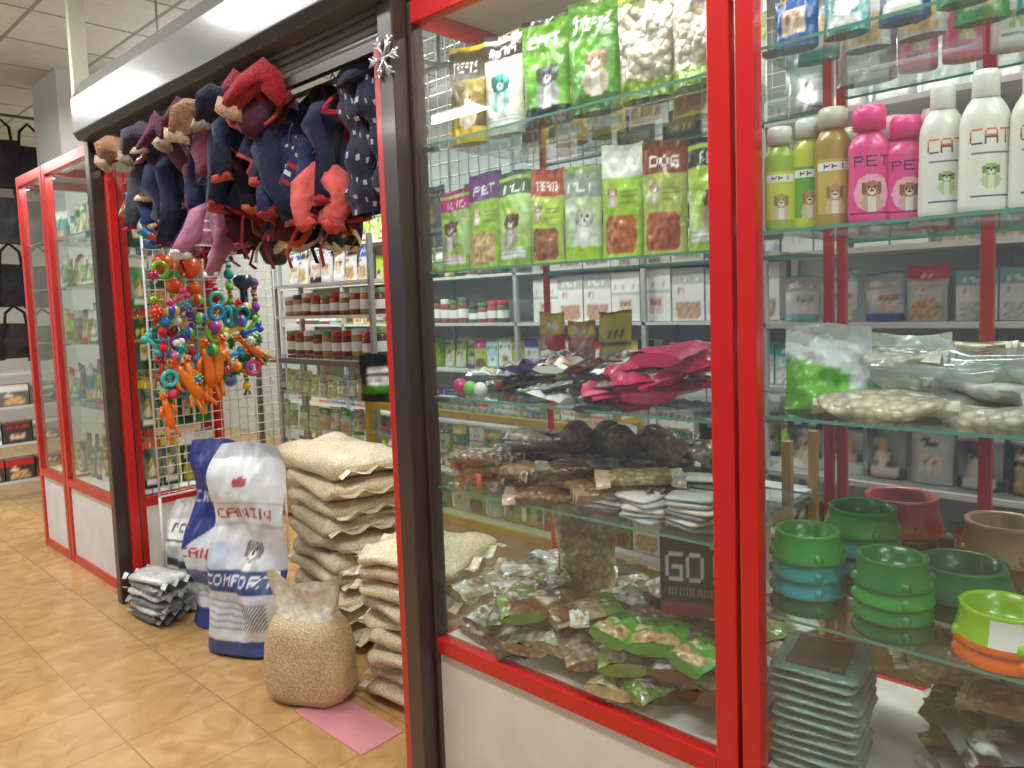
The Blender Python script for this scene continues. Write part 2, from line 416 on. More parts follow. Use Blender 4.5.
for (y0,y1) in ((.065,.10),(.50,.54)):
    bx(m,XC-.02,XC+.02,y0,y1,0,2.16,RED)
for z in (.46,2.11): bx(m,XC-.02,XC+.02,.10,.5,z,z+.05,RED)
m.build('frame',e,bevel=.003)
m=MB(); bx(m,XC-.01,XC+.01,.10,.5,.02,.46,C(225,226,224),'paper'); m.build('panel',e)

# ---------------------------------------------------------------- products : near cabinet
m=MB()
for x,k,st,w in ((-1.505,(C(90,80,44),YEL,TAN),2,.125),(-1.365,(C(230,225,205),DARK,TEAL),0,.125),(-1.22,(C(110,180,40),BLACK,C(90,90,100)),2,.14),(-1.07,(C(90,160,40),C(60,100,40),C(170,140,110)),2,.14)):
    pouch(m,w,.265,.05,art_pack(*k,style=st,sd=int(-x*100)),T(x,.13,1.892)@RZ(8),nu=34,nv=54)
m.build('dog_treat_pouches')
m=MB()
for x in (-.925,-.785):
    pouch(m,.14,.24,.07,lambda u,v:(LIME if v<.2 or v>.9 else C(206,198,176)) ,T(x,.13,1.892)@RZ(6),mat='chew',nu=14,nv=20,crk=.02)
m.build('rawhide_bone_bags')
m=MB(); prow(m,-1.52,-.72,.36,1.892,.12,.22,.05,[(YEL,BLACK,BROWN),(WHITE,LIME,TAN),(C(120,170,60),WHITE,BROWN)]); m.build('pet_food_pouches')
m=MB()
x=-1.535
KS=[(LIME,MAG,BROWN),(LIME,C(110,40,120),TAN),(LIME,C(60,90,40),BROWN),(C(178,205,70),C(180,60,30),C(150,90,50)),(C(200,215,190),LIME,C(200,200,190)),(LIME,C(230,230,220),C(175,90,40)),(C(176,190,90),C(130,60,30),C(165,80,40)),(LIME,DARK,C(120,70,40)),(LIME,C(200,200,120),C(120,70,40))]
for i in range(8):
    h=.222+.012*((i*3)%4)
    pouch(m,.106,h,.035,art_pack(*KS[i],style=(0,1,0,1,2,1,1,0)[i],sd=i*7),T(x,.09,1.542)@RZ(5+R.uniform(-4,4))@RX(R.uniform(-4,0)),nu=32,nv=50)
    x+=.112
m.build('dog_treat_pouches')
m=MB(); prow(m,-1.55,-.72,.26,1.542,.1,.24,.04,KS); m.build('dog_treat_pouches')
def flat(mb,x,y,z,w,h,d,k,rz,tilt=0,st=None,mat='film',nu=12,nv=16,roll=0):
    pouch(mb,w,h,d,art_pack(*k,style=R.randint(0,3) if st is None else st,sd=R.randint(0,99)) if isinstance(k[0],tuple) else (lambda u,v:k),
      T(x,y,z+d/2)@RZ(rz)@RX(-90+tilt)@RY(roll)@T(0,0,-h/2),mat,nu,nv,crk=.014)
m=MB()
for i in range(12):
    flat(m,-.93+R.uniform(-.1,.1),.17+R.uniform(-.07,.1),1.195+i*.010,.13,.16,.03,C(196,22,84),R.uniform(-70,70),R.uniform(0,20))
m.build('magenta_treat_packs')
m=MB()
for i in range(34):
    k=R.choice([(C(60,60,62),RED,TAN),(C(40,44,60),WHITE,TAN),(WHITE,GREEN,TAN),(C(110,60,40),WHITE,TAN),(C(160,170,170),DARK,TAN),(C(70,50,110),WHITE,TAN)])
    flat(m,-1.5+.52*R.random(),.1+.34*R.random(),1.195+.02*(i%5),.1,.15,.018,k,R.uniform(-90,90),R.uniform(0,12))
m.build('chew_stick_packs')
m=MB()
ball(m,.022,C(215,40,110),M=T(-1.54,.09,1.214)); ball(m,.02,C(120,200,60),M=T(-1.49,.08,1.212)); ball(m,.02,C(220,220,220),M=T(-1.44,.07,1.212)); m.build('rubber_balls')
m=MB(); prow(m,-1.56,-1.1,.46,1.192,.11,.22,.05,[(YEL,DARK,TAN),(C(40,36,34),YEL,TAN),(RED,YEL,TAN)]); m.build('pet_food_pouches')
m=MB()
for i in range(44):
    c=R.choice([C(120,72,40),C(140,94,58),C(166,124,80),C(100,64,42),C(188,158,112)])
    pillow(m,.16,.09,.035,c,'chew',T(-1.50+.55*R.random(),.08+.38*R.random(),SB+.003+.024*(i%5))@RZ(R.uniform(-60,60))@RX(R.uniform(-8,8)),sd=i,lump=.012,n=16,m=8)
for i in range(5):
    ball(m,.045,C(140,96,62),'chew',T(-1.24+.07*i,.24+.05*(i%2),1.075),n=10,mod=lambda a,z:1+.15*math.sin(4*a+z*60))
m.build('dried_chew_bags')
m=MB()
for cx,cy,nq in ((-1.04,.10,4),(-.93,.09,5),(-.81,.10,6),(-.98,.21,6),(-.85,.22,7)):
    for i in range(nq):
        pillow(m,.11,.085,.017,R.choice([C(210,212,210),C(190,196,198),C(225,222,215),C(130,134,136)]),'film',T(cx+R.uniform(-.015,.015),cy,SB+.002+.0125*i)@RZ(R.uniform(-20,20))@RX(R.uniform(-4,4)),sd=i,lump=.004,n=14,m=6,seam=False)
m.build('wet_food_sachet_stacks')
m=MB()
z0=SB-.945
tube(m,[(-1.55,.08,.965+z0),(-1.51,.08,.99+z0),(-1.47,.09,1.0+z0),(-1.43,.1,.99+z0)],[.018,.026,.024,.012],ORANGE,'plastic',12)
for a in ((-1.52,.06,.948+z0),(-1.46,.07,.948+z0),(-1.52,.11,.948+z0),(-1.46,.12,.948+z0)): tube(m,[a,(a[0],a[1],.99+z0)],.008,ORANGE)
ball(m,.02,ORANGE,M=T(-1.56,.08,1.0+z0)); m.build('rubber_dog_toy')
m=MB()
prow(m,-1.0,-.75,.48,SB+.002,.13,.2,.05,[(C(40,38,40),RED,TAN),(C(70,60,50),WHITE,TAN)]); m.build('pet_food_pouches')
m=MB()
for i in range(84):
    x=-1.51+.77*R.random(); y=.09+.38*R.random()
    k=R.choice([(C(176,160,120),C(120,150,60),BROWN),(C(110,140,60),WHITE,BROWN),(C(190,184,165),C(70,110,50),TAN),(C(120,88,56),C(150,140,100),TAN),(C(150,130,96),DARK,BROWN),(C(84,60,44),C(180,170,150),TAN),(C(140,110,74),C(90,60,40),BROWN),(C(206,190,150),LIME,TAN)])
    flat(m,x,y,.495+.024*(i%6),.13,.19,.03,k,R.uniform(-80,80),R.uniform(-2,16),st=R.choice([0,1,3]),mat=R.choice(['crinkle','chew','crinkle','film']),nu=12,nv=16)
m.build('assorted_chew_packs')
m=MB()
for (x,y,rz,w) in ((-.92,.11,28,.15),(-1.0,.09,-10,.12),(-.79,.09,-20,.12)):
    flat(m,x,y,.635,w,.12,.035,(C(80,160,50),C(40,110,30),TAN),rz,10,st=1,nu=20,nv=20)
flat(m,-1.13,.085,.64,.05,.08,.006,(WHITE,DARK,TAN),40,4,st=3,nu=14,nv=14)
m.build('green_treat_packs')
m=MB()
def bagart(u,v): return C(214,188,140) if v<.62 else C(222,212,194)
pouch(m,.20,.27,.14,bagart,T(-1.30,.34,.60)@RZ(20),mat='chew',nu=16,nv=20,crk=.04,topflat=.25,pinch=.2); m.build('rawhide_bone_bag')
m=MB()
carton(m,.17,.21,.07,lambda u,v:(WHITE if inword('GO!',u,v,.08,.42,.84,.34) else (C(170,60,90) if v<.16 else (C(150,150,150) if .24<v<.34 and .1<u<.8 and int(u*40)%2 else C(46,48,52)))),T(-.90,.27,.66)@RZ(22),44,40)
m.build('cat_food_carton')

# ---------------------------------------------------------------- products : right cabinet
def bottle(name,x,y,z,w,h,body,lab,cap,style,rz=0,word=None,hi=True):
    mb=MB(); b=w/2
    prof=[];N=60 if hi else 24
    for i in range(N+1):
        t=i/N; zz=t*h*.8
        if style=='white': r=b*(1-.08*t) if t<.74 else b*(.94-.52*((t-.74)/.26)**2)
        elif style=='pink': r=b*(.97+.03*math.sin(t*9)) if t<.8 else b*(.97-.6*((t-.8)/.2)**1.5)
        else: r=b*.97 if t<.84 else b*(.97-.5*((t-.84)/.16)**1.3)
        if t<.03: r*=.95
        prof.append((r,zz))
    nseg=84 if hi else 40
    def col(a,k):
        t=k/N; A=(a*360-270+540)%360-180
        if abs(A)<72:
            u=(A+72)/144
            if style=='white':
                if word and inword(word,u,t,.16,.56,.68,.13): return C(225,120,50) if t>.62 else C(90,60,50)
                an=animal(u,t,.5,.34,.12,C(150,180,80),2.2)
                if an: return an
                if .1<t<.13 and .2<u<.8: return C(60,110,150)
                if .47<t<.5 and .2<u<.8: return C(120,120,120)
            elif style=='pink':
                if word and inword(word,u,t,.12,.58,.76,.11): return C(50,30,60)
                an=animal(u,t,.5,.34,.17,C(170,110,70),2)
                if an: return an
                if ((u-.5)/.36)**2+((t-.3)/.2)**2<1: return C(235,170,190)
                if .07<t<.1: return C(120,30,70)
            else:
                if .1<t<.66 and .06<u<.94:
                    an=animal(u,t,.5,.32,.17,C(190,150,90),2)
                    if an: return an
                    if .54<t<.62: return WHITE if not inword('PET',u,t,.25,.555,.5,.055) else DARK
                    return lab
        return body
    lathe(mb,prof,nseg,col,'plastic',None,1,.62)
    if style=='pink': cp=[(b*.55,h*.78),(b*.78,h*.79),(b*.8,h*.92),(b*.7,h*.985),(b*.1,h*1.005)]
    elif style=='white': cp=[(b*.48,h*.78),(b*.52,h*.79),(b*.50,h*.93),(b*.44,h*.97),(b*.1,h*.975)]
    else: cp=[(b*.55,h*.78),(b*.78,h*.79),(b*.78,h*.93),(b*.6,h*.95),(b*.1,h*.955)]
    lathe(mb,cp,24,cap,'plastic',None,1,.8)
    ob=mb.build(name); ob.location=(x,y,z+.001); ob.rotation_euler=(0,0,math.radians(rz)); return ob
zs=1.567
bottle('shampoo_bottle',-.592,.06,zs,.058,.205,C(150,180,50),C(200,210,60),C(205,210,200),'lab',26)
bottle('shampoo_bottle',-.546,.08,zs,.058,.215,C(190,200,60),C(110,170,60),C(205,208,200),'lab',26)
bottle('shampoo_bottle',-.497,.07,zs,.064,.225,C(170,140,60),C(200,175,80),C(196,190,170),'lab',26)
bottle('pet_shampoo_bottle',-.433,.065,zs,.070,.205,C(228,70,140),C(230,150,180),C(240,60,140),'pink',26,'PET')
bottle('pet_shampoo_bottle',-.378,.085,zs,.066,.18,C(228,70,140),C(230,150,180),C(240,60,140),'pink',26,'PET')
bottle('cat_shampoo_bottle',-.320,.075,zs,.074,.225,C(228,226,216),WHITE,C(225,224,216),'white',26,'CAT')
bottle('cat_shampoo_bottle',-.256,.062,zs,.078,.23,C(232,230,220),WHITE,C(228,226,218),'white',28,'CAT')
bottle('cat_shampoo_bottle',-.190,.07,zs,.074,.225,C(228,226,216),WHITE,C(225,222,212),'white',26,'CAT')
for i,(c,st) in enumerate(((C(180,190,60),'lab'),(C(120,170,60),'lab'),(C(228,90,150),'pink'),(C(228,90,150),'pink'),(C(225,222,212),'white'),(C(225,222,212),'white'),(C(225,222,212),'white'))):
    bottle('shampoo_bottle',-.56+.07*i,.16,zs,.062,.2,c,C(210,200,120),lerp(c,(1,1,1),.4),st,26,None,False)
for i,(c) in enumerate((C(225,110,150),C(230,90,140),C(228,226,220),C(225,120,160),C(228,226,220))):
    bottle('pet_shampoo_bottle',-.45+.085*i,.44,1.91,.078,.215,c,WHITE,lerp(c,(1,1,1),.25),'white',20,'PET',False)
m=MB(); prow(m,-.62,-.2,.1,1.912,.085,.17,.04,[(TEAL,BLUE,WHITE),(C(60,140,70),WHITE,TAN),(C(40,90,160),YEL,TAN)],nu=20,nv=28); prow(m,-.62,-.1,.22,1.912,.085,.18,.04,[(TEAL,BLUE,WHITE),(C(60,140,70),WHITE,TAN),(C(200,205,205),TEAL,TAN)]); m.build('cat_treat_pouches')
m=MB(); pouch(m,.13,.2,.05,art_pack(C(150,160,160),DARK,C(200,205,205),3,4),T(-.56,.46,1.912),nu=24,nv=30); m.build('litter_deodoriser_pouch')
m=MB(); prow(m,-.6,.1,.34,1.569,.11,.12,.04,[(C(225,228,230),C(60,140,150),WHITE),(C(220,220,215),C(150,150,150),TAN)]); m.build('medicine_pouches')
m=MB()
pouch(m,.16,.17,.06,lambda u,v:(C(110,190,50) if v<.5-.25*(u-.5) and u<.8 else C(215,222,225)),T(-.535,.14,1.212)@RZ(15)@RX(-12),nu=20,nv=20,crk=.03)
pouch(m,.17,.15,.08,lambda u,v:(C(120,190,60) if v<.3 else C(225,226,220)),T(-.43,.3,1.212)@RZ(20)@RX(-20),nu=16,nv=16,crk=.03)
m.build('cotton_wool_pack')
m=MB(); 
pillow(m,.19,.1,.05,C(228,218,186),'chew',T(-.42,.11,1.212)@RZ(10),sd=3,lump=.025)
pillow(m,.16,.09,.04,C(214,206,180),'chew',T(-.25,.12,1.212)@RZ(-10),sd=8,lump=.025)
m.build('rawhide_chew_bags')
m=MB()
for i in range(24):
    c=R.choice([C(200,208,206),C(190,190,180),C(220,216,200),C(150,190,120),C(140,136,126),C(196,186,150)])
    pillow(m,.2,.10,.035,c,R.choice(['crinkle','crinkle','chew']),T(-.5+.75*R.random(),.3+.2*R.random() if i<14 else .22,1.212+.03*(i%4))@RZ(R.uniform(-40,40))@RX(R.uniform(-12,12)),sd=i*3,lump=.022)
m.build('bagged_grooming_accessories')
m=MB()
for i in range(4):
    pillow(m,.24,.12,.07,WHITE,'clear',T(-.36+.11*i,.2+.04*(i%2),1.25+.02*(i%2))@RZ(R.uniform(-20,20))@RX(-15),sd=i*5+1,lump=.03,seam=False)
m.build('clear_plastic_bags')
def bowl(name,x,y,z,r,h,col,inner=None,foot=None,label=False,tilt=0,n=1,dz=.02,cols=None):
    mb=MB()
    for i in range(n):
        c=cols[i] if cols else col; zz=i*dz
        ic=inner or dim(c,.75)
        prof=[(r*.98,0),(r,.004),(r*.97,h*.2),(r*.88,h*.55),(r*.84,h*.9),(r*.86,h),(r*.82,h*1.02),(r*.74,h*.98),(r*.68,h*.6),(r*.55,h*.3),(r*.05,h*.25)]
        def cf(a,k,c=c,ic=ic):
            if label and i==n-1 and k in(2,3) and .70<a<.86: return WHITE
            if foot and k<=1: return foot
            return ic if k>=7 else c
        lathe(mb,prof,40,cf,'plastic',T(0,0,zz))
        for q in range(4):
            a=q*pi/2+.5; ball(mb,.009,c,'plastic',T(r*.93*math.cos(a),r*.93*math.sin(a),zz+h*.22),n=8,sz=1.3)
    ob=mb.build(name); ob.location=(x,y,z+.001); ob.rotation_euler=(math.radians(tilt),0,R.uniform(0,.3)); return ob
zb=.815
TQ=C(30,155,165); GR=C(20,140,60); DG=C(10,95,60); LG=C(150,200,30)
bowl('pet_bowl',-.565,.115,zb,.072,.055,TQ,n=4,dz=.034,cols=[DG,TQ,C(24,150,150),C(30,150,60)])
bowl('pet_bowl',-.512,.28,zb,.078,.055,TQ,n=4,dz=.04,cols=[C(20,120,70),TQ,C(24,150,150),C(30,140,60)])
bowl('pet_bowl',-.402,.10,zb,.070,.052,GR,n=4,dz=.030,cols=[C(20,100,60),C(30,130,60),C(40,160,60),C(20,120,60)])
bowl('pet_bowl',-.228,.105,zb,.078,.062,LG,foot=ORANGE,label=True,n=2,dz=.028,cols=[ORANGE,LG])
bowl('pet_bowl',-.325,.275,zb,.092,.06,DG,n=2,dz=.035,cols=[DG,C(15,120,80)])
bowl('pet_bowl',-.483,.455,zb,.088,.08,C(170,60,55),n=2,dz=.085,cols=[C(90,50,45),C(186,74,66)])
bowl('pet_bowl',-.285,.46,zb,.085,.08,C(180,140,110),n=2,dz=.06,cols=[C(140,100,80),C(196,152,120)])
bowl('pet_bowl',-.10,.28,zb,.10,.07,C(60,60,64))
m=MB()
for i in range(11):
    M=T(-.545+R.uniform(-.006,.006),.145,.495+i*.0195)@RZ(8+R.uniform(-5,5))
    pillow(m,.17,.19,.021,C(130,166,152) if i%2 else C(108,146,136),'crinkle',M,sd=i,lump=.004,e2=.2,seam=False)
    if i==10: bx(m,-.055,.055,-.075,.06,.0195,.022,C(96,84,74),'film',M)
m.build('puppy_pad_stack')
m=MB()
for i in range(60):
    k=R.choice([(C(50,44,40),WHITE,BROWN),(C(60,80,60),C(120,160,80),TAN),(C(70,60,56),WHITE,TAN),(C(190,180,160),DARK,BROWN),(C(30,70,45),YEL,TAN)])
    flat(m,-.36+.62*R.random(),.12+.36*R.random(),.495+.028*(i%7),.13,.17,.03,k,R.uniform(-70,70),R.uniform(0,18),mat=R.choice(['film','crinkle','crinkle']))
m.build('assorted_chew_packs')
m=MB()
pillow(m,.16,.1,.08,C(214,196,160),'chew',T(-.36,.3,.68)@RZ(30)@RX(25),sd=2,lump=.03); pillow(m,.15,.08,.05,C(150,110,70),'chew',T(-.2,.14,.69),sd=9,lump=.02); m.build('rawhide_chew_bags')

# ---------------------------------------------------------------- floor goods in the opening
def bigbag(name,x,y,w,h,d,art,rz,tilt,nu=60,nv=96,topflat=.06,amp=.05,sd=3.3,lean=0):
    mb=MB(); pouch(mb,w,h,d,art,None,'sack',nu,nv,crk=.022,topflat=topflat,sd=sd,pinch=.08)
    out=[]
    for p in mb.v:
        v=max(0,min(1,p[2]/h)); x_,y_,z_=p
        x_*=1-.22*v**5
        q=noise.noise_vector(Vector((x_*5+sd,y_*5,z_*4)))*amp*min(1,v*5)
        x_+=q.x*.5+lean*v*v; y_+=q.y*.8+.02*math.sin(z_*16+x_*9)*min(1,v*4); z_+=q.z*.3*v-.02*(x_/(w/2))**2*v
        out.append((x_,y_,z_))
    mb.v=out
    ob=mb.build(name); ob.location=(x,y,.002+.5*d*math.sin(math.radians(abs(tilt)))); ob.rotation_euler=(math.radians(tilt),0,math.radians(rz)); return ob
def wb(u,v):
    B=C(60,76,130)
    if v>.93: return C(190,194,202)
    if ((u-.5)/.10)**2+((v-.82)/.025)**2<1: return C(180,90,95)
    if inword('CANIN',u,v,.10,.64,.80,.055): return C(176,52,60)
    if .60<v<.615 or .71<v<.722: return C(190,195,205)
    if .30<v<.40: return C(225,228,235) if inword('COMFORT',u,v,.06,.328,.88,.048) else C(58,74,128)
    if .40<v<.53:
        a=animal(u,v,.62,.485,.11,C(150,150,150),2.2)
        if a: return a
        return C(206,212,222) if u>.3 else C(190,200,220)
    if .12<v<.28 and .1<u<.9: 
        if u>.62 and v<.24: return C(90,100,130) if (int(u*60)+int(v*96))%2 else C(225,228,232)
        return C(160,166,184) if int(v*96)%3==0 else C(210,214,222)
    if v<.07: return B
    return C(216,219,222)
bigbag('dog_food_bag',-2.95,.10,.38,.88,.16,wb,26,-5,lean=.01)
def bb(u,v):
    if v>.93: return C(60,70,130)
    if v>.52+.3*(u-.5):
        if inword('CANIN',u,v,.06,.66,.88,.06): return C(200,200,205)
        return C(44,58,130)
    if inword('CANIN',u,v,.1,.38,.8,.05): return C(170,60,70)
    if .22<v<.32: return C(110,126,176)
    if v<.1: return C(50,64,130)
    if .14<v<.2 and int(v*96)%3==0: return C(170,176,190)
    return C(206,212,220)
bigbag('dog_food_bag',-3.30,.14,.33,.86,.14,bb,14,-3,sd=9.1,lean=-.02)
def sb(u,v):
    if v>.85: return C(205,208,206)
    if .56<v<.82: return C(60,60,62) if (inword('PET',u,v,.3,.7,.5,.07) or (.6<v<.64 and .2<u<.8)) else WHITE
    if .25<v<.45: return C(70,72,76) if not(.32<v<.38 and .15<u<.8) else WHITE
    return C(196,200,202)
bigbag('cat_litter_bag',-3.66,.15,.30,.52,.12,sb,12,-6,40,50,sd=5)
m=MB()
for i in range(6):
    pillow(m,.27+.02*(i%2),.17,.05,[C(78,80,84),C(190,194,194),C(96,100,104),C(206,208,206),C(120,124,126),C(196,200,198)][i],'crinkle',T(-3.62+R.uniform(-.02,.02),.0,.002+i*.036)@RZ(10+R.uniform(-8,8)),sd=i*2.3,lump=.012,n=20,m=8)
m.build('small_litter_packs')
m=MB()
G=C(214,188,142)
n=40;vs=[];fs=[]
lv=[0,.015,.05,.1,.15,.2,.25,.3,.34,.37,.39,.42,.45,.48,.52]
rd=[.62,.88,.99,1.03,1.04,1.02,.98,.92,.84,.74,.70,.74,.80,.84,.87]
for k,(z,r) in enumerate(zip(lv,rd)):
    for i in range(n):
        a=2*pi*i/n; up=max(0,(z-.34)/.18)
        rr=r*(1+.06*noise.noise(Vector((math.cos(a)*2,math.sin(a)*2,z*9))))
        fl=1+up*.10*math.sin(7*a+z*20)
        sy=.105*(1-.75*min(1,up*1.6))
        vs.append((.17*rr*sp(math.cos(a),.75)*fl,sy*rr*sp(math.sin(a),.75)+up*.02*math.sin(a*5),z*.86+up*.03*math.sin(2*a+1)))
for k in range(len(lv)-1):
    for i in range(n): fs.append((k*n+i,k*n+(i+1)%n,(k+1)*n+(i+1)%n,(k+1)*n+i))
m.add(vs,fs[:9*n]+[tuple(range(n))[::-1]],G,'grain'); m.add(vs,fs[9*n:],C(206,198,180),'crinkle')
ob=m.build('grain_sack'); ob.location=(-2.40,.07,.002); ob.rotation_euler=(0,0,math.radians(25))
def stack(name,x,y,nn_,w,l,h,rz,top=None):
    mb=MB(); z=.002
    for i in range(nn_):
        hh=h*R.uniform(.95,1.1); ww=w
        if top and i==nn_-1: ww=top; hh*=1.15
        pillow(mb,ww,l,hh,dim(C(226,208,172),R.uniform(.88,1.04)),'grain',T(x+R.uniform(-.025,.025)-(.05 if ww!=w else 0),y+R.uniform(-.02,.02),z)@RZ(rz+R.uniform(-8,8))@RX(R.uniform(-2,2)),sd=i*4.1,lump=.028,n=32,m=14); z+=hh*.72
    return mb.build(name)
stack('bagged_grain_stack',-2.05,.39,9,.44,.36,.085,14)
stack('bagged_grain_stack',-2.80,.54,10,.54,.38,.108,-8,top=.66)
m=MB(); bx(m,-2.36,-1.95,-.03,.14,.0005,.003,C(206,136,144),'paper',None); m.build('pink_card_sheet')

# ---------------------------------------------------------------- wire grid with toys
def grid(p0,uvec,L,z0,z1,step=.05,col=C(225,225,222),r0=.0028):
    mb=MB(); U=Vector(uvec).normalized(); p0=Vector(p0)
    nu=int(L/step+.01); nz=int((z1-z0)/step+.01)
    for i in range(nu+1):
        a=p0+U*(i*step); r=.006 if i in(0,nu) else r0
        tube(mb,[(a.x,a.y,z0),(a.x,a.y,z0+nz*step)],r,col,'paint',5)
    for j in range(nz+1):
        z=z0+j*step; a=p0; b=p0+U*(nu*step); r=.006 if j in(0,nz) else r0
        tube(mb,[(a.x,a.y,z),(b.x,b.y,z)],r,col,'paint',5)
    return mb
GX=-3.85
g=grid((GX,.13,0),(0,1,0),.70,.52,2.05)
for y in (.13,.83): tube(g,[(GX,y,0),(GX,y,.52)],.008,C(225,225,222),'paint',6)
g.build('wire_display_grid')
def knot_rope(mb,p,L,cols,r=.014):
    x,y,z=p; n=14
    for i in range(n):
        c=cols[i%len(cols)]
        tube(mb,[(x+.008*math.sin(i),y,z-L*i/n),(x+.008*math.sin(i+1),y,z-L*(i+1.1)/n)],r,c,'cloth',8)
    for q in (0,L*.9): ball(mb,r*1.9,cols[0],'cloth',T(x,y,z-q),n=8)
    for k in range(6):
        tube(mb,[(x,y,z-L),(x+.02*math.cos(k),y+.02*math.sin(k),z-L-.04)],.004,cols[k%len(cols)],'cloth',5)
def bone(mb,M,L,r,col):
    tube(mb,[(0,0,0),(0,0,L*.5),(0,0,L)],[r,r*.8,r],col,'plastic',12,M)
    for z in (0,L):
        for s in (-1,1): ball(mb,r*1.3,col,'plastic',M@T(0,s*r*1.0,z),n=10)
def spiky(mb,M,r,col,tip):
    ball(mb,r,col,'plastic',M,n=12)
    for i in range(26):
        ph=math.acos(1-2*(i+.5)/26); th=pi*(1+5**.5)*i
        d=Vector((math.cos(th)*math.sin(ph),math.sin(th)*math.sin(ph),math.cos(ph)))
        tube(mb,[d*r*.9,d*r*1.3],[r*.2,r*.08],tip,'plastic',6,M)
def chicken(mb,M,col,beak=RED):
    tube(mb,[(0,0,0),(0,0,-.05),(0,0,-.1),(0,0,-.17),(0,0,-.22)],[.02,.024,.03,.034,.02],col,'plastic',12,M)
    ball(mb,.030,col,'plastic',M@T(0,0,.02),n=10); tube(mb,[(0.02,0,.02),(.055,0,.015)],[.014,.005],beak,'plastic',8,M)
    for s in (-1,1):
        tube(mb,[(0,s*.02,-.2),(0,s*.035,-.26),(.02,s*.035,-.29)],[.014,.012,.01],col,'plastic',8,M)
        tube(mb,[(0,s*.03,-.05),(.01,s*.055,-.09),(.01,s*.05,-.13)],[.014,.013,.008],col,'plastic',8,M)
        ball(mb,.006,BLACK,'plastic',M@T(.022,s*.014,.035),n=6)
PX=GX+.06
def hook(mb,y,z): tube(mb,[(GX,y,z),(PX,y,z),(PX+.01,y,z+.01)],.003,C(200,200,200),'steel',5)
m=MB(); 
for y,z,r in ((.20,1.70,.050),(.33,1.68,.058),(.25,1.585,.042),(.35,1.57,.038)): ball(m,r,C(222,84,28),'plastic',T(PX,y,z)); hook(m,y,z)
m.build('orange_rubber_balls')
for y,z,c,sc,rx in ((.20,1.19,C(232,120,24),1.0,35),(.36,1.27,C(228,110,24),.95,5),(.44,1.29,C(232,124,28),.95,-8),(.14,1.03,ORANGE,.7,10),(.55,1.30,C(228,112,24),.7,50),(.26,1.20,C(236,130,30),.8,10)):
    m=MB(); chicken(m,T(PX+.06,y,z)@RX(rx)@Matrix.Scale(sc,4),c); hook(m,y,z); m.build('squeaky_rubber_toy')
def dumb(y,z,c,s,rx=0):
    m=MB(); M=T(PX,y,z)@RX(rx)@Matrix.Scale(s,4); 
    lathe(m,[(.035,0),(.05,.02),(.045,.05),(.02,.07),(.018,.15),(.045,.17),(.05,.2),(.035,.22)],14,c,'plastic',M); hook(m,y,z+.15*s); m.build('rubber_dumbbell')
dumb(.62,1.40,C(30,46,84),1.1); dumb(.16,1.77,C(40,110,190),.75,8); dumb(.66,1.2,C(30,110,80),.7,20)
cl=[C(40,150,200),C(210,60,120),C(110,190,50),YEL,ORANGE,C(130,60,160),C(30,90,190),C(225,225,225),C(20,130,110),C(60,180,170),RED]
for i in range(88):
    y=.13+.50*R.random(); z=1.04+.50*R.random() ; m=MB()
    if i%8==7: z=R.uniform(1.6,1.9)
    c1,c2=R.sample(cl,2); kind=i%5
    xx=PX+R.uniform(0,.07)
    if kind==0: spiky(m,T(xx,y,z),R.uniform(.022,.032),c1,c2)
    elif kind==1: bone(m,T(xx,y,z)@RX(R.uniform(-90,90)),.09,.014,c1)
    elif kind==2: ball(m,R.uniform(.026,.038),lambda a,k,c1=c1,c2=c2:(c1 if int(a*6)%2 else c2),'plastic',T(xx,y,z))
    elif kind==3: 
        ring=[(0,.035*math.cos(t*pi/8),.035*math.sin(t*pi/8)) for t in range(16)]
        tube(m,ring,.012,c1,'plastic',8,T(xx,y,z),closed=True)
    else: knot_rope(m,(xx,y,z+.04),.09,[c1,c2],.011)
    tube(m,[(GX,y,z+.03),(xx,y,z+.03)],.0025,C(200,200,200),'steel',5)
    m.build('hanging_pet_toy')
for y,z in ((.51,1.28),(.60,1.2),(.67,1.29),(.54,1.14),(.70,1.18)):
    m=MB(); spiky(m,T(PX,y,z),.034,C(20,120,90),C(40,160,60)); tube(m,[(GX,y,z),(PX,y,z)],.003,C(200,200,200),'steel',5); m.build('spiky_ball_toy')
m=MB(); 
arc=[(PX+.05,.16-.12*math.sin(t*pi/9),1.96+.14*math.cos(t*pi/9)) for t in range(12)]
for i in range(11): tube(m,[arc[i],arc[i+1]],.019,[C(225,80,24),C(225,80,24),C(230,230,220),C(40,140,190)][i%4],'cloth',8)
tube(m,[(GX,.16,2.0),arc[0]],.003,C(200,200,200),'steel',5)
m.build('rope_ring_toy')
for y,z,cs_ in ((.46,1.66,[C(220,60,40),WHITE]),(.68,1.60,[C(120,60,150),C(230,200,60)]),(.54,1.78,[C(30,150,140),WHITE]),(.44,1.85,[C(60,120,60),YEL]),(.36,1.92,[C(220,120,60),C(60,80,160)])):
    m=MB(); knot_rope(m,(PX,y,z),.15,cs_); hook(m,y,z); m.build('rope_tug_toy')

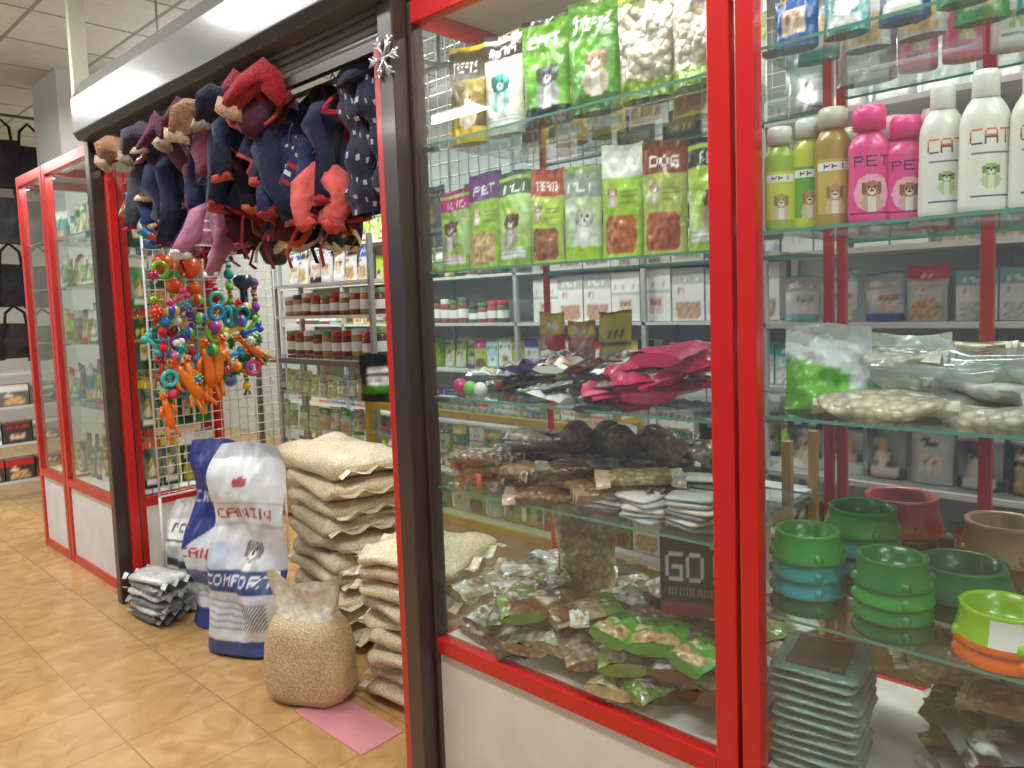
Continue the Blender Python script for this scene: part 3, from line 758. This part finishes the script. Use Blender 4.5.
# ---------------------------------------------------------------- hanging dog clothes
rail=MB()
for y in (.10,.26): tube(rail,[(-3.8,y,2.19),(-1.72,y,2.19)],.009,C(180,180,180),'steel',10)
for x in (-3.78,-2.9,-1.75):
    tube(rail,[(x,.10,2.19),(x,.26,2.19)],.008,C(180,180,180),'steel',8); tube(rail,[(x,.25,2.19),(x,.25,CH)],.006,C(180,180,180),'steel',8)
rail.build('clothes_rail')
def garment(x,y,z,L,W,col,trim,sd,rz=0,ry=0,hood=False,mat='cloth',name='dog_coat'):
    mb=MB(); rr=random.Random(sd); ph=rr.random()*6; N=22; n=44
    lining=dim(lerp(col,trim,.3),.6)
    for layer in (0,1):
        vs=[];fs=[];cs=[]
        for k in range(N+1):
            t=k/N
            w=W/2*(.38+.62*min(1,t*2.6)**.8)*(1-.10*math.sin(t*pi*1.1))
            for i in range(n):
                a=2*pi*i/n
                fold=math.sin(5*a+ph+1.5*t)*.020*t+.012*math.sin(9*a-ph+3*t)*t
                hem=1+.13*math.sin(2*a+ph)*t+.10*noise.noise(Vector((math.cos(a)*2+sd,math.sin(a)*2,0)))*t
                X=(w*(1 if layer==0 else .95))*math.cos(a); Y=W*.13*sp(math.sin(a),.8)*(1 if layer==0 else .85)+fold
                vs.append((X+fold*.8,Y,-t*L*hem))
        for k in range(N):
            for i in range(n):
                j=(i+1)%n; fs.append((k*n+i,k*n+j,(k+1)*n+j,(k+1)*n+i)); t=k/N; u=i/n
                c=col
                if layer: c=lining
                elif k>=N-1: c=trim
                elif sd%6==0 and .3<t<.40: c=trim
                elif sd%7==1 and t<.22: c=lerp(col,trim,.7)
                elif abs(u-.75)<.013: c=lerp(col,trim,.5)
                elif sd%4==2 and (k*5+i*3)%11==0: c=lerp(col,(1,1,1),.5)
                elif sd%3==2 and ((.42<t<.50 and .66<u<.84) or (.62<t<.68 and .7<u<.8)) and (k*3+i)%4: c=trim
                cs.append(c)
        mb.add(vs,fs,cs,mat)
    for s in (-1,1):
        b=rr.uniform(.45,.8)*L; o=rr.uniform(-.04,.05)
        tube(mb,[(s*W*.16,0,-.02),(s*W*.36,-.01,-.05),(s*W*.46,-.03,-.12),(s*W*.44+o,-.05,-.12-b*.5),(s*W*.42+o*1.5,-.05,-.12-b)],[.02,.034,.036,.031,.034],col,mat,12,fold=.22)
        q=(s*W*.42+o*1.5,-.05,-.12-b); tube(mb,[(q[0],q[1],q[2]+.006),(q[0]+.003,q[1],q[2]-.012)],[.035,.036],trim,'fur',12,fold=.2)
    if hood:
        tube(mb,[(0,.02,.03),(.03,-.03,.02),(.06,-.06,-.03),(.06,-.07,-.10),(.04,-.07,-.15)],[.02,.06,.07,.06,.02],lerp(col,trim,.15),mat,14,fold=.15)
        tube(mb,[(.10*math.cos(q)+.04,-.075,-.05+.07*math.sin(q)) for q in [i*pi/8 for i in range(16)]],.012,trim,'fur',8,closed=True,fold=.2)
    for s in (-1,1):
        if rr.random()<.6:
            x0=s*W*.2; tube(mb,[(x0,-.03,-L*.8),(x0+.01,-.05,-L*1.0),(x0-.015,-.04,-L*1.2),(x0,-.03,-L*1.32)],.006,trim,'cloth',6)
    mb.warp(.055,5.5,sd*3.1); 
    tube(mb,[(0,0,-.04),(0,0,.03),(.012,0,.05),(0,0,.062),(-.012,0,.052)],.003,C(120,120,120),'steel',6)
    M=RZ(rz)@RY(ry)
    mb.v=[tuple(M@Vector(p)) for p in mb.v]
    ob=mb.build(name); ob.location=Vector((x,y,z))+ob.location
    return ob
NAVY=C(28,34,66); MAR=C(108,22,44); PK=C(180,84,104); PLUM=C(96,40,70); BLK=C(24,24,30); REDC=C(160,28,40); ROSE=C(150,64,94); GRY=C(70,74,84)
L_=[(-3.66,.1,.16,.18,C(140,100,70),CREAM),(-3.56,.1,.22,.2,C(40,60,110),C(190,160,120)),(-3.45,.1,.24,.22,GRY,REDC),(-3.34,.1,.28,.24,NAVY,C(200,150,160)),
(-3.20,.1,.28,.24,PLUM,C(180,150,150)),(-3.06,.1,.40,.24,NAVY,MAR),(-2.93,.1,.42,.24,PLUM,PK),(-2.82,.1,.38,.26,C(34,44,84),C(180,40,50)),
(-2.7,.1,.38,.28,MAR,ROSE),(-2.56,.1,.38,.28,NAVY,REDC),(-2.42,.1,.38,.28,BLK,C(200,90,50)),(-2.28,.1,.40,.28,NAVY,C(190,70,50)),(-2.14,.12,.34,.26,BLK,C(160,30,50)),(-2.02,.1,.30,.22,C(34,38,70),REDC),
(-3.56,.26,.3,.24,C(60,50,60),CREAM),(-3.35,.26,.34,.26,MAR,NAVY),(-3.12,.26,.40,.26,C(50,54,90),MAR),(-2.9,.26,.42,.26,NAVY,CREAM),(-2.68,.26,.40,.26,BLK,CREAM),(-2.46,.26,.40,.26,MAR,NAVY),(-2.24,.26,.42,.26,NAVY,CREAM),(-2.05,.26,.40,.26,NAVY,REDC)]
for s,(x,y,L,W,c,t) in enumerate(L_):
    garment(x,y,2.165-(.02*(s%3)),L,W,c,t,s,rz=R.uniform(0,60),ry=R.uniform(-22,22),hood=(s%3==1))
garment(-2.10,.03,1.90,.12,.14,C(214,96,90),C(220,84,76),31,30,-14)
garment(-2.84,.02,1.86,.15,.15,C(166,104,134),WHITE,32,30,10)
garment(-2.42,.0,2.17,.22,.24,NAVY,C(190,70,50),35,30,8,True)
garment(-2.66,.0,2.17,.22,.22,C(96,30,54),NAVY,37,30,-8)
garment(-2.26,.02,2.02,.22,.20,C(36,44,84),REDC,38,20,6)
for x,c,sd in ((-2.26,C(160,26,40),1),(-2.38,C(150,26,44),2),(-2.72,C(176,136,104),3),(-2.86,C(90,30,50),4),(-3.55,C(150,110,80),5),(-2.54,C(30,34,60),6),(-3.05,PLUM,7),(-3.25,C(60,50,70),8)):
    m=MB()
    tube(m,[(-.09,0,-.06),(-.05,0,.0),(0,0,.03),(.05,0,.0),(.10,.0,-.05)],[.025,.045,.05,.042,.02],c,'fur',16,fold=.2)
    tube(m,[(-.09,0,-.05),(-.10,.0,-.085)],[.03,.034],lerp(c,CREAM,.5),'fur',12,fold=.15)
    m.warp(.05,7,sd*2.2); m.v=[tuple(T(x,-.065,2.18)@RZ(25)@Vector(p)) for p in m.v]; m.build('knitted_dog_hat')
mb=MB()
def dots(a,k): return C(170,160,176) if (int(a*36)*7+k*5)%13==0 else C(28,32,56)
for x,z0 in ((-1.90,2.19),(-1.80,2.21)):
    lathe(mb,[(.055+.012*math.sin(i*.8),z0-.46*i/30) for i in range(31)],54,dots,'cloth',T(x,.05,0),1,.55,lambda a,z:1+.13*math.sin(5*a+z*9),caps=False)
lathe(mb,[(.115,2.13),(.12,2.16),(.115,2.20)],36,C(28,32,58),'cloth',T(-1.85,.05,0),1,.4)
mb.warp(.04,6,2); mb.build('patterned_dog_overall')
m=MB()
for q in range(6):
    a=q*pi/3; d=(math.cos(a),math.sin(a)); c=(-1.635,-.058,2.12)
    tube(m,[c,(c[0]+.055*d[0],c[1],c[2]+.055*d[1])],.004,C(205,205,210),'steel',6)
    for w in (-.6,.6):
        for f in (.5,.8):
            p=(c[0]+.055*f*d[0],c[1],c[2]+.055*f*d[1]); tube(m,[p,(p[0]+.022*math.cos(a+w),p[1],p[2]+.022*math.sin(a+w))],.0035,C(205,205,210),'steel',5)
m.build('foil_snowflake')

# ---------------------------------------------------------------- interior racks and counters
def rack(x0,x1,y0,y1,zs,zt,col=C(170,176,176),name='shelving_rack',posts=4,back=None,base=.1):
    e=empty(name); f=MB()
    for i in range(posts):
        x=x0+(x1-x0)*i/(posts-1)
        for y in (y0,y1-.03): bx(f,x-.015,x+.015,y,y+.03,0,zt,col)
    f.build('posts',e,bevel=.002); s=MB()
    for z in zs: bx(s,x0,x1,y0,y1,z-.02,z,C(205,210,208)); 
    s.build('shelves',e)
    if back: 
        b=MB(); bx(b,x0,x1,y1-.005,y1+.005,base,zt,back,'paper'); b.build('back_panel',e)
rack(-6.6,-1.4,2.45,2.85,[.15,.55,.95,1.3,1.65,2.0],2.7,posts=6,back=C(180,190,192))
def fillshelf(name,x0,x1,y,z,kind):
    mb=MB(); x=x0
    while x<x1-.3:
        L=R.uniform(.35,.7); L=min(L,x1-x); k=R.choice(kind)
        if k=='p': prow(mb,x,x+L,y,z,.12,.24,.06,[pk(),pk()],nu=8,nv=12)
        elif k=='c': crow(mb,x,x+L,y,z,.12,.24,.1,base=R.choice([WHITE,None,C(210,215,215)]),nu=8,nv=12)
        elif k=='j':
            q=x+.05
            while q<x+L-.05: jar(mb,q,y,z,.045,R.uniform(.12,.2),R.choice([C(150,60,40),C(120,70,40),C(190,150,90),C(60,100,60)]),R.choice([RED,WHITE,BLACK,C(60,120,60)])); q+=.1
        x+=L+.01
    mb.build(name)
for z,kd in ((.15,'pc'),(.55,'pc'),(.95,'pcc'),(1.65,'pj'),(2.0,'pp')):
    fillshelf('pet_supplies_row',-6.5,-1.45,2.58,z+.001,kd)
fillshelf('pet_supplies_row',-6.5,-3.4,2.58,1.301,'jpc')
m=MB(); crow(m,-3.35,-1.45,2.55,1.302,.21,.32,.1,base=C(226,228,226),acc=C(176,180,180),photo=C(190,150,130)); m.build('white_cartons')
rack(-1.25,1.0,1.45,1.8,[.3,.75,1.05,1.33,1.6,2.1],2.6,posts=4,col=C(185,190,190),back=C(206,212,210))
SM=[(C(226,228,226),C(120,180,185),C(200,205,205)),(C(214,216,206),C(150,190,120),TAN),(C(190,200,200),RED,TAN),(C(220,214,190),C(120,90,60),TAN),(C(230,232,230),BLUE,TAN)]
def mixrow(mb,z,h):
    x=-1.2
    while x<.45:
        if R.random()<.45: crow(mb,x,x+.26,1.56,z,.12,h,.08,base=C(226,230,228),acc=R.choice([C(120,180,185),C(190,90,80),C(150,156,160)]),photo=C(200,205,200)); x+=.27
        else: prow(mb,x,x+.28,1.56,z,.13,h*1.1,.06,SM,nu=12,nv=16); x+=.30
m=MB(); mixrow(m,1.331,.18); mixrow(m,1.051,.2); mixrow(m,1.601,.22); m.build('medicine_cartons')
m=MB(); prow(m,-1.2,.6,1.56,2.101,.15,.3,.07,[(C(150,160,160),DARK,WHITE),(C(190,196,196),C(60,150,60),WHITE)],nu=10,nv=14)
prow(m,-1.2,.6,1.56,.751,.14,.24,.06,[(C(60,60,64),RED,TAN),(C(40,44,50),WHITE,TAN),(C(190,190,190),BLACK,TAN)],nu=10,nv=14)
prow(m,-1.2,.6,1.56,.301,.14,.3,.06,[(C(60,60,64),RED,TAN),(C(40,44,50),WHITE,TAN)],nu=8,nv=10); m.build('pet_supplies_row')
def counter(x0,x1,y0,y1,z,col,shz,name='glass_counter'):
    e=empty(name); f=MB(); p=.035
    for a in (x0,x1-p):
        for c in (y0,y1-p): bx(f,a,a+p,c,c+p,0,z,col)
    for zz in (z-.04,.3): 
        bx(f,x0+p,x1-p,y0,y0+p,zz,zz+.04,col); bx(f,x0+p,x1-p,y1-p,y1,zz,zz+.04,col)
    bx(f,x0,x0+p,y0+p,y1-p,z-.04,z,col); bx(f,x1-p,x1,y0+p,y1-p,z-.04,z,col)
    f.build('frame',e,bevel=.003)
    g=MB(); quad(g,[(x0,y0,z+.001),(x1,y0,z+.001),(x1,y1,z+.001),(x0,y1,z+.001)],WHITE,'shelfglass'); quad(g,[(x0+p,y0+.01,.34),(x1-p,y0+.01,.34),(x1-p,y0+.01,z-.04),(x0+p,y0+.01,z-.04)],WHITE,'glass')
    for s in shz: quad(g,[(x0+p,y0+.04,s),(x1-p,y0+.04,s),(x1-p,y1-.04,s),(x0+p,y1-.04,s)],WHITE,'shelfglass')
    g.build('glass',e); b=MB(); bx(b,x0+p,x1-p,y0+.01,y1-.01,.02,.33,C(205,190,160),'paper'); b.build('base',e)
counter(-3.55,-1.9,1.2,1.6,.90,C(214,180,60),[.62])
m=MB(); prow(m,-3.5,-1.95,1.35,.622,.12,.17,.04); prow(m,-3.5,-1.95,1.35,.332,.12,.2,.04); m.build('pet_supplies_row')
counter(-5.0,-3.65,1.3,1.7,1.12,C(110,112,110),[.62,.86])
m=MB(); prow(m,-4.95,-3.7,1.45,.622,.12,.16,.04,[(C(200,205,190),GREEN,TAN),(C(120,160,70),WHITE,TAN)]); prow(m,-4.95,-3.7,1.45,.862,.1,.15,.04,[(C(170,180,170),DARK,TAN),(C(200,190,120),GREEN,TAN)]); prow(m,-4.95,-3.7,1.45,.332,.1,.2,.04); m.build('pet_supplies_row')
rack(-4.9,-3.75,1.42,1.66,[1.40,1.62],1.9,posts=2,name='counter_shelf',col=C(150,154,154))
m=MB()
for z,r,h in ((1.125,.05,.17),(1.401,.05,.16)):
    x=-4.84
    while x<-3.8: jar(m,x,1.53,z,r,h*R.uniform(.8,1.1),R.choice([C(150,60,40),C(140,84,50),C(180,140,90),C(90,60,40)]),R.choice([RED,WHITE,C(60,60,60),C(120,160,90)])); x+=.115
m.build('treat_jars')
m=MB(); prow(m,-4.85,-3.75,1.53,1.621,.13,.25,.05,[(C(215,220,222),BLACK,TAN),(C(190,196,200),BLUE,TAN)],nu=10,nv=14); m.build('pet_supplies_row')
m=MB(); pouch(m,.28,.27,.12,lambda u,v:(WHITE if .35<v<.75 and .15<u<.85 and not(.5<v<.6) else (GREEN if .15<v<.35 else C(30,32,34))),T(-3.46,1.28,.903)@RZ(40),nu=16,nv=16,crk=.03); m.build('pet_food_pouch')
# white wire grid just behind the upper shelves of the near cabinet
g=grid((-2.35,.68,0),(1,0,0),1.32,1.62,2.5,.055,r0=.003,col=C(235,236,234)); 
for x in (-2.35,-1.03): tube(g,[(x,.68,2.5),(x,.68,CH)],.005,C(225,225,222),'paint',5)
g.build('wire_display_grid')
m=MB()
for i,(x,z,w,h,c) in enumerate(((-2.25,1.72,.12,.2,C(70,110,150)),(-2.02,1.70,.12,.2,C(220,225,225)),(-1.62,1.98,.12,.16,C(90,140,80)),(-1.46,1.68,.14,.2,C(60,90,130)),(-1.3,1.80,.14,.22,C(70,80,120)),(-1.14,1.76,.13,.24,C(40,60,100)))):
    pouch(m,w,h,.025,art_pack(c,dim(c,.5),TAN,i%4,i),T(x,.655,z),nu=14,nv=18)
m.build('clipped_accessory_packs')
g=grid((-3.3,2.42,0),(1,0,0),1.9,2.35,2.85,.07); 
for x in (-3.3,-1.45): tube(g,[(x,2.42,2.75),(x,2.42,CH)],.005,C(225,225,222),'paint',5)
g.build('wire_display_grid')
rack(-1.85,-1.0,1.06,1.32,[.1,.42,.74],.95,posts=2,col=C(176,138,84),name='wooden_shelf_unit')
m=MB(); crow(m,-1.8,-1.05,1.18,.421,.13,.2,.1); crow(m,-1.8,-1.05,1.18,.101,.14,.22,.1); prow(m,-1.8,-1.05,1.18,.741,.12,.18,.06); m.build('pet_supplies_row')

# ---------------------------------------------------------------- far-left cabinets' stock
for (a,b) in ((-4.81,-4.08),(-5.34,-4.95)):
    for z in (.501,.951,1.301,1.621,1.901):
        mb=MB(); kinds=[(LIME,MAG,BROWN),(C(60,140,50),WHITE,TAN),(TEAL,WHITE,TAN),(C(200,190,120),RED,TAN),(C(150,170,180),BLUE,TAN)]
        prow(mb,a,b,.13,z,.085,.19,.04,kinds,nu=8,nv=10); prow(mb,a,b,.24,z,.085,.2,.04,kinds,nu=8,nv=10); prow(mb,a,b,.36,z,.1,.23,.05,kinds,nu=6,nv=8)
        mb.build('pet_supplies_row')
mb=MB()
for y in (.145,.24,.335,.43):
    tube(mb,[(XC-.005,y,.5),(XC-.005,y,2.12)],.003,C(180,180,180),'steel',5)
    for z in (.55,.86,1.17,1.48,1.79): pouch(mb,.085,.27,.022,art_pack(R.choice([C(30,120,50),C(40,90,60),C(20,70,50),C(60,150,70)]),R.choice([YEL,WHITE,C(210,90,40)]),C(190,170,70),R.randint(0,3),int(y*100)),T(XC+.012,y,z)@RZ(90),nu=14,nv=20)
mb.build('hanging_seed_packs')
m=MB(); ball(m,.03,WHITE,'bluelamp',T(-4.40,.1,2.50)); tube(m,[(-4.40,.1,2.322),(-4.40,.1,2.48)],.01,C(40,40,40)); tube(m,[(-4.45,.1,2.50),(-4.41,.1,2.50)],[.03,.034],C(50,50,54),'paint',12); m.build('blue_spot_lamp')

e=empty('bag_display_rack'); f=MB()
for y in (.02,.64): bx(f,-7.13,-7.09,y,y+.03,0,3.15,C(90,90,92))
for z in (3.08,2.5,1.85,1.2): bx(f,-7.12,-7.09,.05,.64,z,z+.02,C(90,90,92))
f.build('posts',e)
def handbag(y,z,w,h,col,sd):
    mb=MB(); pouch(mb,w,h,.12,lambda u,v:(dim(col,1.6) if abs(v-.5)<.04 else col),T(-7.0,y,z)@RZ(80),'cloth',10,10,crk=.03,topflat=.05,sd=sd)
    tube(mb,[(-7.0,y-w*.3,z+h*.9),(-7.0,y-w*.25,z+h*1.3),(-7.02,y,z+h*1.5),(-7.0,y+w*.25,z+h*1.3),(-7.0,y+w*.3,z+h*.9)],.012,col,'cloth',8); 
    tube(mb,[(-7.09,y,z+h*1.5),(-7.0,y,z+h*1.5)],.005,C(120,120,120),'steel',6)
    mb.build('pet_carrier_bag')
i=0
for y in (.1,.32,.52):
    for z,h in ((2.5,.36),(2.05,.36),(1.55,.34),(1.12,.28)):
        handbag(y,z+R.uniform(-.04,.04),.26,h,R.choice([C(24,24,28),C(26,28,44),C(40,30,36),C(50,52,56),C(22,22,26)]),i); i+=1
rack(-7.1,-6.95,-.1,.75,[.15,.45,.75,1.02],1.08,posts=2,col=C(130,200,60),name='green_wire_rack')
m=MB()
for z in (.151,.451,.751):
    for y in (.05,.26,.47,.66): carton(m,.2,.17,.12,art_pack(*R.choice([(C(60,60,60),RED,TAN),(C(110,110,110),WHITE,TAN),(C(180,180,170),GREEN,TAN)]),style=R.randint(0,3),sd=i),T(-7.02,y,z)@RZ(90),10,8); i+=1
m.build('boxed_pet_goods')

rack(-8.5,2.5,-3.8,-3.4,[.3,.8,1.3,1.8],2.2,posts=7,col=C(60,62,66),name='aisle_rack',back=C(90,120,160))
for z in (.3,.8,1.3,1.8):
    mb=MB(); x=-8.4
    while x<2.3:
        w=R.uniform(.2,.45); bx(mb,x,x+w,-3.75,-3.45,z+.001,z+R.uniform(.2,.4),R.choice([BLUE,WHITE,C(60,60,60),TEAL,C(160,60,50),TAN,C(80,90,120)]),'paper'); x+=w+.03
    mb.build('boxed_goods_row',bevel=.01)

# ---------------------------------------------------------------- lights (suspended fixtures with added upward fill)
def tubelight(x,y,L=1.2,W=.2,power=38,col=(1,.985,.935),zl=CH-.22,up=.4):
    e=empty('ceiling_light'); m=MB(); a,b=(L/2,W/2)
    bx(m,x-a-.02,x+a+.02,y-b-.02,y+b+.02,zl-.03,zl,C(215,215,215),'paint')
    bx(m,x-a,x+a,y-b,y+b,zl-.036,zl-.03,WHITE,'lamp')
    for s in (-1,1): tube(m,[(x+s*a*.8,y,zl),(x+s*a*.8,y,CH)],.004,C(200,200,200),'steel',6)
    m.build('fixture',e)
    for dn in (True,False):
        l=bpy.data.lights.new('tube_and_fill_lamp','AREA'); l.shape='RECTANGLE'; l.size=a*2; l.size_y=b*2; l.energy=power if dn else power*up; l.color=col
        o=bpy.data.objects.new('tube_and_fill_lamp',l); o.location=(x,y,zl-.045 if dn else zl+.01); o.parent=e
        if not dn: o.rotation_euler=(pi,0,0)  # upward lamp is an added fill that brightens the ceiling
        bpy.context.scene.collection.objects.link(o)
for x in (-8.4,-5.8,-3.4,-1.0,1.4): tubelight(x,-.95,power=29)
for x in (-7.5,-4.9,2.0): tubelight(x,-3.0,power=28)
for x in (-5.2,-3.5,-.5): tubelight(x,1.35,power=36)
tubelight(-7.6,1.6,power=32)
w=bpy.data.worlds.new('World'); bpy.context.scene.world=w; w.use_nodes=True; w.node_tree.nodes['Background'].inputs[0].default_value=(.5,.55,.6,1); w.node_tree.nodes['Background'].inputs[1].default_value=.3
def strip(x0,x1,y,z,p):
    e=empty('cabinet_strip_light'); m=MB(); bx(m,x0,x1,y-.02,y+.02,z+.004,z+.02,C(210,210,210),'paint'); m.build('housing',e)
    l=bpy.data.lights.new('cabinet_lamp','AREA'); l.shape='RECTANGLE'; l.size=x1-x0; l.size_y=.03; l.energy=p; l.color=(1,.99,.95)
    o=bpy.data.objects.new('cabinet_lamp',l); o.location=((x0+x1)/2,y,z); o.parent=e; bpy.context.scene.collection.objects.link(o)
strip(-1.5,-.74,.06,ZT-.035,3.6); strip(-.57,.6,.06,ZT-.035,4.5); strip(-4.8,-4.1,.085,2.27,3); strip(-5.3,-5.0,.085,2.27,2)
# ---------------------------------------------------------------- camera
yaw=math.radians(47.15); p=math.radians(4.25); r=math.radians(2.0)
Fh=Vector((-math.cos(yaw),math.sin(yaw),0)); F=Fh*math.cos(p)+Vector((0,0,-math.sin(p)))
R0=Vector((math.sin(yaw),math.cos(yaw),0)); U0=R0.cross(F)
cr=R0*math.cos(r)-U0*math.sin(r); cu=R0*math.sin(r)+U0*math.cos(r)
cam=bpy.data.cameras.new('camera'); cam.lens=26.0; cam.sensor_width=36; cam.clip_start=.05; cam.shift_y=-.027
co=bpy.data.objects.new('camera',cam); bpy.context.scene.collection.objects.link(co)
M=Matrix(((cr.x,cu.x,-F.x,0),(cr.y,cu.y,-F.y,-1.35),(cr.z,cu.z,-F.z,1.45),(0,0,0,1)))
co.matrix_world=M; bpy.context.scene.camera=co
bpy.context.scene.view_settings.view_transform='Standard'
